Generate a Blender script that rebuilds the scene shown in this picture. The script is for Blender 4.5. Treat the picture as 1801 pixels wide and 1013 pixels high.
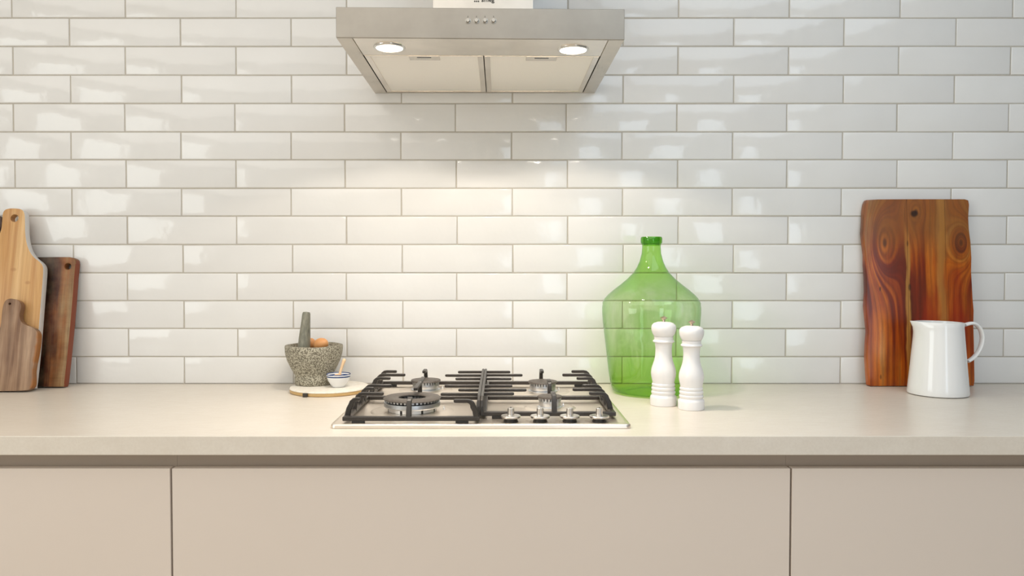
import bpy, bmesh, math, random
from mathutils import Vector, Matrix, noise
random.seed(7)
PI = math.pi
SC = bpy.context.scene
COL = SC.collection
for o in list(bpy.data.objects): bpy.data.objects.remove(o)

# ------------------------------------------------------------------ camera
F_PX, CAM_D, PITCH, CAM_H, CX = 1342.0, 2.0986, 0.0264, 0.3201, 878.9
WZ = 0.90                                   # height of the worktop surface
cam = bpy.data.cameras.new('camera'); co = bpy.data.objects.new('camera', cam); COL.objects.link(co)
co.location = (0, -CAM_D, WZ + CAM_H); co.rotation_euler = (PI/2 - PITCH, 0, 0)
cam.sensor_width = 36; cam.lens = F_PX / 1801 * 36; cam.shift_x = (900.5 - CX) / 1801; cam.clip_start = 0.05
SC.camera = co

# ------------------------------------------------------------------ world, lamps, exposure
w = bpy.data.worlds.new('world'); SC.world = w; w.use_nodes = True
w.node_tree.nodes['Background'].inputs[0].default_value = (0.80, 0.90, 1.0, 1)
w.node_tree.nodes['Background'].inputs[1].default_value = 1.0
SC.view_settings.view_transform = 'Standard'; SC.view_settings.look = 'None'
SC.view_settings.exposure = 0.0; SC.view_settings.gamma = 1.0; SC.view_settings.use_curve_mapping = False
def area(name, loc, rot, sx, sy, power, color):
    l = bpy.data.lights.new(name, 'AREA'); l.shape = 'RECTANGLE'; l.size = sx; l.size_y = sy
    l.energy = power; l.color = color
    o = bpy.data.objects.new(name, l); COL.objects.link(o); o.location = loc; o.rotation_euler = rot
    return o
R = math.radians
LX, RX, FY, CEIL = -2.7, 1.795, -4.6, 2.6
# daylight in the front and left windows, an added cool overhead fill, ceiling lights as one broad soft area
area('daylight_front', (1.32, FY + .06, 1.35), (R(90), 0, 0),  .66, 1.85, 12, (0.74, 0.87, 1.0))
area('cool_overhead_fill', (.95, -1.75, CEIL - .04), (0, 0, 0), 1.3, 2.0, 17, (0.74, 0.87, 1.0))  # added source without an opening, cools and brightens the upper right wall
area('daylight_left', (LX + .06, -2.5, 1.60), (R(90), 0, R(-90)), 1.5, 1.2, 20, (0.93, 0.98, 0.96))
area('ceiling_light_glow', (-1.15, -2.45, CEIL - .05), (0, 0, 0), 2.6, 3.5, 36, (1.0, 0.935, 0.86))

# ------------------------------------------------------------------ photo measurements -> places
def ray(x, y):
    a = (x - CX) / F_PX; b = -(y - 506.5) / F_PX
    return (a, math.cos(PITCH) + math.sin(PITCH) * b, -math.sin(PITCH) + math.cos(PITCH) * b)
def at_y(x, y, Y):
    r = ray(x, y); t = (Y + CAM_D) / r[1]
    return Vector((t * r[0], Y, CAM_H + t * r[2] + WZ))
def at_z(x, y, Z):                         # Z above the worktop
    r = ray(x, y); t = (Z - CAM_H) / r[2]
    return Vector((t * r[0], -CAM_D + t * r[1], Z + WZ))
def at_lean(x, y, y0, y1, h):              # plane leaning from depth y0 at the worktop to y1 at height h
    k = (y1 - y0) / h                      # Y = y0 + k*(z-WZ)
    r = ray(x, y)
    t = (y0 + k * CAM_H + CAM_D) / (r[1] - k * r[2])
    return Vector((t * r[0], -CAM_D + t * r[1], CAM_H + t * r[2] + WZ))

def round_at(xl, xr, Y):                   # upright round thing whose outline spans xl..xr with its axis at depth Y
    a, b = math.atan((xl-CX)/F_PX), math.atan((xr-CX)/F_PX); th, h = (a+b)/2, (b-a)/2
    d = (Y + CAM_D)/math.cos(th); return d*math.sin(th), d*math.sin(h)

# ------------------------------------------------------------------ node helpers
class N:                                   # tiny expression wrapper over Math nodes
    nt = None
    def __init__(s, sock): s.s = sock
    @staticmethod
    def op(kind, *a):
        n = N.nt.nodes.new('ShaderNodeMath'); n.operation = kind
        for i, v in enumerate(a):
            if isinstance(v, N): N.nt.links.new(v.s, n.inputs[i])
            else: n.inputs[i].default_value = v
        return N(n.outputs[0])
    def __add__(a, b): return N.op('ADD', a, b)
    __radd__ = __add__
    def __sub__(a, b): return N.op('SUBTRACT', a, b)
    def __rsub__(a, b): return N.op('SUBTRACT', b, a)
    def __mul__(a, b): return N.op('MULTIPLY', a, b)
    __rmul__ = __mul__
    def __truediv__(a, b): return N.op('DIVIDE', a, b)
    def sin(a): return N.op('SINE', a)
    def sqrt(a): return N.op('SQRT', a)
    def exp(a): return N.op('EXPONENT', a)
    def abs(a): return N.op('ABSOLUTE', a)
    def pow(a, b): return N.op('POWER', a, b)
def clamp(a):
    r = N.op('ADD', a, 0.0); r.s.node.use_clamp = True; return r
def smooth(a, lo, hi):
    n = N.nt.nodes.new('ShaderNodeMapRange'); n.interpolation_type = 'SMOOTHSTEP'
    N.nt.links.new(a.s, n.inputs[0]); n.inputs[1].default_value = lo; n.inputs[2].default_value = hi
    return N(n.outputs[0])
def vec(x, y, z):
    n = N.nt.nodes.new('ShaderNodeCombineXYZ')
    for i, v in enumerate((x, y, z)):
        if isinstance(v, N): N.nt.links.new(v.s, n.inputs[i])
        else: n.inputs[i].default_value = v
    return n.outputs[0]
def coords(kind='Object'):
    t = N.nt.nodes.new('ShaderNodeTexCoord'); s = N.nt.nodes.new('ShaderNodeSeparateXYZ')
    N.nt.links.new(t.outputs[kind], s.inputs[0])
    return N(s.outputs[0]), N(s.outputs[1]), N(s.outputs[2])
def nz(v, scale=1.0, detail=3.0, rough=0.5, dist=0.0):
    n = N.nt.nodes.new('ShaderNodeTexNoise'); N.nt.links.new(v, n.inputs['Vector'])
    n.inputs['Scale'].default_value = scale; n.inputs['Detail'].default_value = detail
    n.inputs['Roughness'].default_value = rough; n.inputs['Distortion'].default_value = dist
    return N(n.outputs[0])
def ramp(f, stops):
    n = N.nt.nodes.new('ShaderNodeValToRGB'); N.nt.links.new(f.s, n.inputs[0])
    e = n.color_ramp.elements
    while len(e) > 1: e.remove(e[-1])
    e[0].position = stops[0][0]; e[0].color = (*stops[0][1], 1)
    for p, c in stops[1:]:
        k = e.new(p); k.color = (*c, 1)
    return n.outputs[0]
def mix(f, a, b, mode='MIX'):
    n = N.nt.nodes.new('ShaderNodeMix'); n.data_type = 'RGBA'; n.blend_type = mode
    if isinstance(f, N): N.nt.links.new(f.s, n.inputs[0])
    else: n.inputs[0].default_value = f
    for i, v in ((6, a), (7, b)):
        if isinstance(v, tuple): n.inputs[i].default_value = (*v, 1)
        else: N.nt.links.new(v, n.inputs[i])
    return n.outputs[2]
def bump(h, strength, dist=0.001):
    n = N.nt.nodes.new('ShaderNodeBump'); N.nt.links.new(h.s, n.inputs['Height'])
    n.inputs['Strength'].default_value = strength; n.inputs['Distance'].default_value = dist
    return n.outputs[0]
def mat(name, color=(.8, .8, .8), rough=.5, metal=0.0, **kw):
    m = bpy.data.materials.new(name); m.use_nodes = True; N.nt = m.node_tree
    b = m.node_tree.nodes['Principled BSDF']
    b.inputs['Base Color'].default_value = (*color, 1); b.inputs['Roughness'].default_value = rough
    b.inputs['Metallic'].default_value = metal
    for k, v in kw.items(): b.inputs[k.replace('_', ' ')].default_value = v
    return m, b
def link(s, b, name): N.nt.links.new(s.s if isinstance(s, N) else s, b.inputs[name])
def srgb(r, g, b):
    f = lambda c: (c/255/12.92 if c/255 <= .04045 else ((c/255+.055)/1.055)**2.4)
    return (f(r), f(g), f(b))

# ------------------------------------------------------------------ materials
M = {}
# handmade gloss tile: colour drifts from tile to tile and inside one, glaze ripples
m, b = mat('glazed_tile', rough=.10); M['tile'] = m
oi = N.nt.nodes.new('ShaderNodeObjectInfo'); rnd = N(oi.outputs['Random'])
geo = N.nt.nodes.new('ShaderNodeNewGeometry')
sp = N.nt.nodes.new('ShaderNodeSeparateXYZ'); N.nt.links.new(geo.outputs['Position'], sp.inputs[0])
px_, py_, pz_ = (N(sp.outputs[i]) for i in range(3))
v = vec(px_, rnd * 37.0, pz_)
n1 = nz(v, 7, 2)
col = mix(clamp(n1 * 1.4 - .2), (.80, .79, .765), (.85, .845, .825))
col = mix(rnd * .35, col, (.77, .755, .73)); link(col, b, 'Base Color')
rip = nz(v, 9.0, 1.5, .45) + nz(v, 28.0, 2.0, .5) * .22
link(bump(rip, 1.0, .0030), b, 'Normal')
m, b = mat('grout', rough=.9); M['grout'] = m
x, y, z = coords(); n1 = nz(vec(x, y, z), 60, 3)
link(mix(n1, (.44, .40, .34), (.56, .52, .45)), b, 'Base Color')
M['paint'], _ = mat('white_paint', (.80, .79, .77), .75)
M['dimming_grey'], _ = mat('corner_dimming_grey', (.24, .245, .25), .6)  # grey chosen to darken the lower right of the tiled wall
M['ceil'], _ = mat('ceiling_paint', (.85, .85, .84), .9)
m, b = mat('floor_boards', rough=.5); M['floor'] = m
x, y, z = coords(); n1 = nz(vec(x * 1.0, y * 12.0, z), 3, 4)
link(mix(n1, (.56, .46, .35), (.68, .58, .46)), b, 'Base Color')
# worktop: cream stone composite with faint clouds and a fine grain
m, b = mat('cream_stone', rough=.33); M['stone'] = m
x, y, z = coords()
c1 = nz(vec(x, y * 2.4, z), 5, 4, .6); g1 = nz(vec(x, y, z), 220, 3, .6); c2 = nz(vec(x, y * 5.0, z), 26, 3, .6)
col = mix(clamp(c1 * 1.6 - .3), (.73, .665, .575), (.79, .73, .64))
col = mix(clamp(c2 * 1.8 - .5) * .35, col, (.62, .54, .44))
col = mix(clamp(g1 * 2.4 - .9) * .22, col, (.56, .48, .39)); link(col, b, 'Base Color')
link(clamp(c2 * .16 + .25), b, 'Roughness'); link(bump(g1, .12, .0004), b, 'Normal')
m, b = mat('matt_beige_lacquer', (.60, .505, .425), .42); M['door'] = m
x, y, z = coords(); n1 = nz(vec(x, y, z), 3, 2)
link(mix(n1, (.72, .63, .55), (.74, .65, .57)), b, 'Base Color')
M['rail'], _ = mat('beige_channel', (.52, .42, .33), .5)
M['carcass'], _ = mat('cabinet_board', (.45, .39, .33), .6)
# brushed steel: fine grain drawn out along one axis
def steel(name, axis, base, rough, grain=.08, vr=.12):
    m, b = mat(name, base, rough, 1.0); x, y, z = coords()
    a = [x * 500.0, y * 500.0, z * 500.0]; a[axis] = (x, y, z)[axis] * 5.0
    n1 = nz(vec(*a), 1, 3, .6); n2 = nz(vec(x, y, z), 9, 4, .6)
    link(mix(clamp(n2 * 1.6 - .3), tuple(c * .82 for c in base), tuple(min(1, c * 1.10) for c in base)), b, 'Base Color')
    link(clamp(n1 * vr + n2 * .1 + (rough - vr / 2 - .05)), b, 'Roughness'); link(bump(n1, grain, .0003), b, 'Normal')
    b.inputs['Anisotropic'].default_value = .5
    return m
M['hood_steel'] = steel('brushed_hood_steel', 0, (.37, .345, .305), .36)
M['panel_steel'] = steel('polished_underside_steel', 0, (.90, .84, .76), .22)
M['lit_rim_steel'] = steel('brushed_lit_rim_steel', 1, (.66, .61, .54), .30)  # lighter copy of the canopy metal, worktop bounce put into its colour
M['chim_steel'] = steel('brushed_chimney_steel', 2, (.61, .58, .53), .32)
M['hob_steel'], _b = mat('satin_hob_steel', (.90, .81, .705), .35, 1.0)
M['alu'] = steel('cast_aluminium', 2, (.72, .73, .74), .32, .3)
M['chrome'], _ = mat('satin_chrome', (.78, .76, .72), .16, 1.0)
M['knob'], _ = mat('satin_knob_metal', (.74, .70, .65), .28, 1.0)
M['button'], _ = mat('brushed_button_metal', (.50, .48, .44), .35, 1.0)
M['black'], _ = mat('black_plastic', (.012, .011, .010), .35)
M['print'], _ = mat('dark_print', (.05, .045, .04), .6)
m, b = mat('filter_mesh_metal', (.80, .765, .72), .5, 0.0); M['filter'] = m
x, y, z = coords()
pat = (x * 1400.0).sin() * (y * 1400.0).sin()
link(mix(smooth(pat, .2, .8), (.96, .93, .88), (.84, .80, .74)), b, 'Base Color'); link(bump(pat, .3, .0004), b, 'Normal')
m, b = mat('cast_iron_enamel', rough=.36); M['iron'] = m
x, y, z = coords(); n1 = nz(vec(x, y, z), 260, 3)
link(mix(n1, (.022, .018, .015), (.048, .040, .033)), b, 'Base Color'); link(bump(n1, .25, .0006), b, 'Normal')
m, b = mat('burner_cap_enamel', rough=.5); M['cap'] = m
x, y, z = coords(); n1 = nz(vec(x, y, z), 180, 4)
link(mix(clamp(n1 * 1.8 - .4), (.07, .058, .048), (.135, .112, .092)), b, 'Base Color'); link(bump(n1, .3, .0006), b, 'Normal')
# lamp lens
m = bpy.data.materials.new('lamp_lens'); m.use_nodes = True; M['lens'] = m
b = m.node_tree.nodes['Principled BSDF']; b.inputs['Emission Color'].default_value = (1, .95, .86, 1); b.inputs['Emission Strength'].default_value = 9
# thin green glass: what passes is tinted once per wall, more at grazing angles, plus a Fresnel reflection
m = bpy.data.materials.new('thin_green_glass'); m.use_nodes = True; M['green'] = m; N.nt = nt = m.node_tree
nt.nodes.remove(nt.nodes['Principled BSDF'])
x, y, z = coords()
lw = nt.nodes.new('ShaderNodeLayerWeight'); lw.inputs[0].default_value = .5
hgt = smooth(z, .32, .21)                     # glass wall is thicker in neck and shoulder... 
neck = smooth(z, .22, .33); low = smooth(z, .16, .0)
face = mix(neck, srgb(247, 252, 240), srgb(206, 236, 166))
face = mix(low, face, srgb(216, 240, 160))
nn = nz(vec(x * 3.0, y * 3.0, z), 9, 3, .6)
face = mix(clamp(nn * 2.2 - .75) * .75, face, srgb(206, 238, 168))
edge = N(lw.outputs['Facing']).pow(3.2)
tint = mix(clamp(edge), face, srgb(120, 178, 92))
tr = nt.nodes.new('ShaderNodeBsdfTransparent'); nt.links.new(tint, tr.inputs[0])
gl = nt.nodes.new('ShaderNodeBsdfGlossy'); gl.inputs['Roughness'].default_value = .03; gl.inputs[0].default_value = (.95, 1, .93, 1)
bn = bump(nz(vec(x, y, z), 14, 2), .5, .004); nt.links.new(bn, gl.inputs['Normal'])
schlick = N(lw.outputs['Facing']).pow(5.0) * .80 + .04
ms = nt.nodes.new('ShaderNodeMixShader'); nt.links.new(schlick.s, ms.inputs[0])
nt.links.new(tr.outputs[0], ms.inputs[1]); nt.links.new(gl.outputs[0], ms.inputs[2])
nt.links.new(ms.outputs[0], nt.nodes['Material Output'].inputs[0])
# rippled clear glass in the window openings is left to plain thin glass
m = bpy.data.materials.new('window_glass'); m.use_nodes = True; M['glass'] = m; N.nt = nt = m.node_tree
nt.nodes.remove(nt.nodes['Principled BSDF'])
tr = nt.nodes.new('ShaderNodeBsdfTransparent'); gl = nt.nodes.new('ShaderNodeBsdfGlossy'); gl.inputs['Roughness'].default_value = .02
fr = nt.nodes.new('ShaderNodeFresnel'); ms = nt.nodes.new('ShaderNodeMixShader')
nt.links.new(fr.outputs[0], ms.inputs[0]); nt.links.new(tr.outputs[0], ms.inputs[1]); nt.links.new(gl.outputs[0], ms.inputs[2])
nt.links.new(ms.outputs[0], nt.nodes['Material Output'].inputs[0])
M['mill'], _ = mat('white_gloss_lacquer', (.86, .84, .82), .24)
M['china'], _ = mat('white_china', (.86, .855, .84), .10)
m, b = mat('white_china_blue_rim', rough=.15); M['bluechina'] = m
x, y, z = coords()
band = smooth(z, .0262, .0266) * smooth(z, .0300, .0296) + smooth(z, .0322, .0325)
link(mix(clamp(band), (.84, .84, .83), srgb(44, 66, 116)), b, 'Base Color')
M['salt'], _ = mat('white_salt', (.88, .87, .85), .8)
m, b = mat('grey_granite', rough=.75); M['granite'] = m
x, y, z = coords(); v = vec(x, y, z)
s1 = nz(v, 300, 3, .6); s2 = nz(v, 30, 2)
top = smooth(z, .100, .108)
fl = smooth(s1, .44, .56)
fl = fl * (1.0 - top * .8)
link(mix(fl, mix(s2, srgb(98, 92, 78), srgb(120, 113, 97)), srgb(186, 180, 160)), b, 'Base Color'); link(bump(s1, .8, .0015), b, 'Normal')
m, b = mat('smooth_dark_granite', rough=.45); M['pestle'] = m
x, y, z = coords(); s1 = nz(vec(x * 2.0, y, z * .5), 90, 4, .6)
link(mix(clamp(s1 * 2 - .5), srgb(92, 92, 80), srgb(152, 149, 132)), b, 'Base Color')
m, b = mat('brown_eggshell', srgb(214, 150, 92), .45); M['egg'] = m
x, y, z = coords(); s1 = nz(vec(x, y, z), 60, 3); link(mix(s1, srgb(206, 138, 78), srgb(226, 168, 112)), b, 'Base Color')
# woods ------------------------------------------------------------
def knot_warp(x, z, knots):
    """grain lines run up the board and swirl into rings at the knots"""
    u = x; tot = None
    for kx, kz, rx, rz in knots:
        dx = (x - kx) / rx; dz = (z - kz) / rz
        d = (dx * dx + dz * dz).sqrt()
        inf = (0.0 - d * d * .55).exp()
        e = inf * d * rx * .9
        u = u * (1.0 - inf) + e if tot is None else u * (1.0 - inf) + e
        tot = inf if tot is None else tot + inf
    return u, tot
def wood(name, knots, stops, lines=260.0, warp=.02, streak=26.0, rough=.4, dark=.45, drift=None, split=None):
    m, b = mat(name, rough=rough); x, y, z = coords()
    wv = nz(vec(x * 5.0, y * 5.0, z * 1.6), 1.0, 3, .55)
    xx = x + (wv - .5) * warp
    u, tot = knot_warp(xx, z, knots) if knots else (xx, None)
    big = nz(vec(u * streak, y * 4.0, z * 1.1), 1.0, 4, .6)
    ring = ((u * lines) + nz(vec(u * 30.0, y, z * 3.0), 1, 3) * 5.0).sin() * .5 + .5
    fine = nz(vec(x * 420.0, y * 40.0, z * 16.0), 1, 2)
    f = clamp((big - .5) * 2.1 + .5 + (drift(x, z) if drift else 0.0))
    c = ramp(f, stops)
    c = mix(ring.pow(3.0) * dark, c, stops[0][1])
    c = mix(clamp(fine * 2.0 - .8) * .38, c, stops[0][1])
    if tot is not None:
        for kx, kz, rx, rz in knots:
            dx = (x - kx) / rx; dz = (z - kz) / rz
            d = (dx * dx + dz * dz).sqrt() + (wv - .5) * .3
            rg = (d * 17.0).sin() * .5 + .5
            inf = smooth(d, 1.25, .3)
            c = mix(inf * rg * .5, c, stops[0][1])
            c = mix(smooth(d, .22, .05) * .8, c, tuple(q * .5 for q in stops[0][1]))
    if split: c = split(x, z, c)
    link(c, b, 'Base Color'); link(bump(fine + ring * .4, .15, .0005), b, 'Normal')
    return m

# ------------------------------------------------------------------ mesh helpers
class MB:
    def __init__(s): s.v = []; s.f = []
    def add(s, vs, fs):
        n = len(s.v); s.v += [Vector(q) for q in vs]; s.f += [tuple(i + n for i in f) for f in fs]
        return s
    def box(s, a, b):
        x0, y0, z0 = a; x1, y1, z1 = b
        return s.add([(x0,y0,z0),(x1,y0,z0),(x1,y1,z0),(x0,y1,z0),(x0,y0,z1),(x1,y0,z1),(x1,y1,z1),(x0,y1,z1)],
                     [(3,2,1,0),(4,5,6,7),(0,1,5,4),(1,2,6,5),(2,3,7,6),(3,0,4,7)])
    def lathe(s, prof, c=(0,0,0), n=48, mod=None):
        """prof: (r,z) list from bottom to top; r=0 closes to a point"""
        vs, fs, rows = [], [], []
        for r, z in prof:
            if r <= 1e-6: rows.append([len(vs)]); vs.append((c[0], c[1], c[2] + z)); continue
            row = []
            for k in range(n):
                a = 2 * PI * k / n; rr, zz = (r, z) if not mod else mod(r, z, a)
                row.append(len(vs)); vs.append((c[0] + rr * math.cos(a), c[1] + rr * math.sin(a), c[2] + zz))
            rows.append(row)
        for A, B in zip(rows, rows[1:]):
            for k in range(n):
                k2 = (k + 1) % n
                if len(A) == 1 and len(B) == 1: break
                if len(A) == 1: fs.append((A[0], B[k2], B[k]))
                elif len(B) == 1: fs.append((A[k], A[k2], B[0]))
                else: fs.append((A[k], A[k2], B[k2], B[k]))
        return s.add(vs, fs)
    def sweep(s, pts, side, sec, scales=None):
        """section sec [(a,b)] (a along side, b along the bar's own up) swept through pts"""
        pts = [Vector(p) for p in pts]; side = Vector(side).normalized(); n = len(sec); vs = []; fs = []
        for i, p in enumerate(pts):
            t = (pts[min(i+1, len(pts)-1)] - pts[max(i-1, 0)]).normalized()
            up = side.cross(t).normalized(); k = scales[i] if scales else (1, 1)
            for a, b in sec: vs.append(p + side * a * k[0] + up * b * k[1])
        for i in range(len(pts) - 1):
            for j in range(n):
                j2 = (j + 1) % n; fs.append((i*n+j, i*n+j2, (i+1)*n+j2, (i+1)*n+j))
        fs.append(tuple(range(n-1, -1, -1))); fs.append(tuple((len(pts)-1)*n + j for j in range(n)))
        return s.add(vs, fs)
def oct_sec(w, h, c=.0012):
    w /= 2; h /= 2
    return [(-w+c,-h),(w-c,-h),(w,-h+c),(w,h-c),(w-c,h),(-w+c,h),(-w,h-c),(-w,-h+c)]
def ell_sec(w, h, n=12): return [(w/2*math.cos(2*PI*k/n), h/2*math.sin(2*PI*k/n)) for k in range(n)]
def build(name, mb, material, parent=None, root=(0,0,0), smooth_angle=None, bevel=0, segs=2, loc=None):
    root = Vector(root); me = bpy.data.meshes.new(name)
    me.from_pydata([tuple(v - root) for v in mb.v], [], mb.f); me.update()
    bm = bmesh.new(); bm.from_mesh(me)
    bmesh.ops.recalc_face_normals(bm, faces=bm.faces)
    if bevel:
        es = [e for e in bm.edges if len(e.link_faces) == 2 and e.calc_face_angle(0) > R(30)]
        bmesh.ops.bevel(bm, geom=es, offset=bevel, segments=segs, profile=.5, affect='EDGES', clamp_overlap=True)
    bm.to_mesh(me); bm.free()
    if smooth_angle is not None:
        me.polygons.foreach_set('use_smooth', [True] * len(me.polygons))
        me.set_sharp_from_angle(angle=R(smooth_angle))
    me.materials.append(material)
    o = bpy.data.objects.new(name, me); COL.objects.link(o)
    if parent: o.parent = parent
    else: o.location = root
    return o
def tag(o, label=None, cat=None, group=None, kind=None):
    for k, v in (('label', label), ('category', cat), ('group', group), ('kind', kind)):
        if v: o[k] = v
    return o
def thing(name, loc, label, cat, group=None):
    o = bpy.data.objects.new(name, None); COL.objects.link(o); o.location = loc; o.empty_display_size = .02
    return tag(o, label, cat, group)
def structure(o, label=None, cat=None): return tag(o, label, cat, None, 'structure')

# ------------------------------------------------------------------ room shell
structure(build('floor', MB().box((LX-.1, FY-.1, -.1), (RX+.1, .12, 0)), M['floor']), 'light timber floor under the kitchen cabinets', 'floor')
structure(build('ceiling', MB().box((LX-.1, FY-.1, CEIL), (RX+.1, .12, CEIL+.1)), M['ceil']), 'plain white ceiling above the kitchen', 'ceiling')
structure(build('wall_right', MB().box((RX, FY, 0), (RX+.1, .01, CEIL)), M['dimming_grey']), 'unseen side wall right of the worktop, greyed to dim that corner', 'wall')  # unseen wall, set close and grey to shade the right end
def wall_with_holes(name, axis, const, lo, hi, holes, label):
    mb = MB(); cuts = sorted(holes); cur = lo
    def seg(a, b, z0, z1):
        if axis == 'x': mb.box((const[0], a, z0), (const[1], b, z1))
        else: mb.box((a, const[0], z0), (b, const[1], z1))
    for a, b, z0, z1 in cuts:
        seg(cur, a, 0, CEIL); seg(a, b, 0, z0); seg(a, b, z1, CEIL); cur = b
    seg(cur, hi, 0, CEIL)
    return structure(build(name, mb, M['paint']), label, 'wall')
WIN = {'left': (-3.25, -1.75, 1.0, 2.2)}
wall_with_holes('wall_left', 'x', (LX-.1, LX), FY, .01, [WIN['left']], 'plain white side wall to the left with a window opening')
F2 = (.98, 1.66, .4, 2.3)
wall_with_holes('wall_front', 'y', (FY-.1, FY), LX, RX, [F2], 'plain white wall across the room facing the tiled wall')
def window(i, axis, c, a, b, z0, z1, label):
    mb = MB(); t = .05
    def bx(p, q, r, s, d0=c-.03, d1=c+.03):
        if axis == 'x': mb.box((d0, p, r), (d1, q, s))
        else: mb.box((p, d0, r), (q, d1, s))
    bx(a, a+t, z0, z1); bx(b-t, b, z0, z1); bx(a+t, b-t, z0, z0+t); bx(a+t, b-t, z1-t, z1)
    w_ = structure(build('window_%d' % i, mb, M['paint']), label, 'window')
    g = MB()
    if axis == 'x': g.box((c-.003, a+t, z0+t), (c+.003, b-t, z1-t))
    else: g.box((a+t, c-.003, z0+t), (b-t, c+.003, z1-t))
    build('pane', g, M['glass'], w_)
window(1, 'x', LX-.05, *WIN['left'], 'white framed window in the left side wall')
window(2, 'y', FY-.05, *F2, 'tall narrow white framed window facing the tiled wall')

# ------------------------------------------------------------------ tiled wall: every tile a piece of its own
wall = structure(build('wall_back', MB().box((LX, .0016, 0), (RX, .12, CEIL)), M['grout']), 'wall of long white glazed tiles laid in running bond', 'wall')
build('plaster', MB().box((LX, .0002, 1.40 + WZ), (RX, .0030, CEIL)), M['paint'], wall)
ROWY = [31.5, 81.5, 132, 182, 232, 281, 331, 380, 430, 480, 529, 578, 627.5, 675.6]
EV = lambda *a: dict(zip((0,1,2,3,4,5,6,7,8,9), a))
JO = [EV(20,219.8,414.8,None,None,None,None,1388.6,1583.6,1782),
      {0:121.8,1:317,2:511.7,6:1290.6,7:1484.6,8:1682},
      EV(22.5,220,415,None,None,None,None,1387,1581,1778),
      {0:124,1:319,2:512.5,3:706,4:901.5,5:1096,6:1290.6,7:1483.6,8:1679},
      EV(23,219,413,606,801,996,1190.6,1384,1578,1774.5),
      {0:124.5,1:318,2:512,3:705,4:900,5:1094,6:1288.6,7:1482,8:1676},
      EV(26,221.5,415,607,802.5,998,1192,1384,1578,1772),
      {0:126,1:319,2:512,3:706,4:901,5:1095,6:1288,7:1480,8:1673},
      {1:223.6,2:416,3:609.3,4:804,5:998.4,6:1192.6,7:1386,9:1771},
      {0:129,1:321.7,2:514.5,3:707.5,4:902,5:1096.2,6:1290,7:1482.5},
      {1:223.6,2:416.6,3:609,4:803.5,5:997.4,7:1383.4,9:1767.5},
      {1:323.5,2:515.8,3:708.5,4:902,6:1288,7:1479},
      {1:225.7,2:418,3:610,4:803,5:996.4,7:1381.6,9:1765.4},
      {0:134,1:324,3:709,4:901.8,6:1287,7:1478}]
def row_joints(d, ymid):
    w_ = {k: at_y(v, ymid, 0).x for k, v in d.items() if v is not None}
    ks = sorted(w_); p = (w_[ks[-1]] - w_[ks[0]]) / (ks[-1] - ks[0]); out = []
    for k in range(-5, 13):
        if k in w_: out.append(w_[k]); continue
        lo = [q for q in ks if q < k]; hi = [q for q in ks if q > k]
        if lo and hi: a, c = lo[-1], hi[0]; out.append(w_[a] + (w_[c]-w_[a])*(k-a)/(c-a))
        elif lo: out.append(w_[lo[-1]] + p*(k-lo[-1]))
        else: out.append(w_[hi[0]] - p*(hi[0]-k))
    return out
rows = []                                   # (z_bottom, z_top, joints)
zl = [at_y(900, yy, 0).z for yy in ROWY]
zl[-1] = WZ
for i in range(1, 14): rows.append((zl[i], zl[i-1], row_joints(JO[i], (ROWY[i]+ROWY[i-1])/2)))
base_e = row_joints(JO[0], 10); base_o = rows[0][2]
for k in range(5):
    rows.append((zl[0] + .0772*k, zl[0] + .0772*(k+1), base_e if k % 2 == 0 else base_o))
g = .0013                                   # half of a joint
tile_src = None
NX, NZ = 4, 1
for (z0, z1, js) in rows:
    for a, c in zip(js, js[1:]):
        if a > RX - .05 or c < LX + .05: continue
        W, H = c - a - 2*g, z1 - z0 - 2*g
        if tile_src is None:
            mb = MB(); e = .0028
            def loop(i, d): return [(-.5*.3+i, d, -.5*.075+i), (.5*.3-i, d, -.5*.075+i), (.5*.3-i, d, .5*.075-i), (-.5*.3+i, d, .5*.075-i)]
            mb.add(loop(e, 0) + loop(e*.35, .0006) + loop(0, .0019) + loop(0, .007),
                   [(0,1,2,3)] + [(4*L+(k), 4*L+4+k, 4*L+4+(k+1)%4, 4*L+(k+1)%4) for L in range(3) for k in range(4)] + [(15,14,13,12)])
            t = build('tile', mb, M['tile'], wall, smooth_angle=50); tile_src = t.data
        else:
            t = bpy.data.objects.new('tile', tile_src); COL.objects.link(t); t.parent = wall
        t.location = ((a+c)/2 + random.uniform(-.0003,.0003), random.uniform(-.0002,.0002), (z0+z1)/2 + random.uniform(-.0003,.0003))
        t.scale = (W/.3, 1, H/.075)
        t.rotation_euler = (random.gauss(0, R(.35)), random.gauss(0, R(.06)), random.gauss(0, R(.12)))

# ------------------------------------------------------------------ worktop and cabinets
XJ = [-1.8415, -.6350, .5630, 1.768]
tag(build('worktop', MB().box((XJ[0]-.02, -.655, WZ-.0365), (RX-.0005, -.0004, WZ)), M['stone'], bevel=.0014, root=(0,-.33,WZ-.0365)),
    'long cream stone worktop slab running the whole width', 'worktop')
labs = ['matt beige base cabinet at the left end below the chopping boards', 'wide matt beige base cabinet directly under the gas hob',
        'matt beige base cabinet at the right end below the white jug']
for i in range(3):
    a, c = XJ[i], XJ[i+1]
    t = thing('base_cabinet', ((a+c)/2, -.31, 0), labs[i], 'cabinet', 'base cabinets under the worktop'); rt = t.location
    build('carcass', MB().box((a+.001, -.597, .10), (c-.001, -.02, WZ-.0750)).box((a+.001,-.54,0),(c-.001,-.05,.10)), M['carcass'], t, rt)
    build('recess_rail', MB().box((a+.0002, -.606, WZ-.13), (c-.0002, -.40, WZ-.0367)), M['rail'], t, rt)
    ztop = WZ - .0672
    d = MB(); d.sweep([(a+.0019, -.635, ztop), (c-.0019, -.635, ztop)], (0,1,0),
            [(0,0),(0,(ztop-.105)),(.020,(ztop-.105)),(.020,.001),(.018,.0),(.0015,.0)])
    build('drawer_front', d, M['door'], t, rt, bevel=.0007, segs=1)

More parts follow.
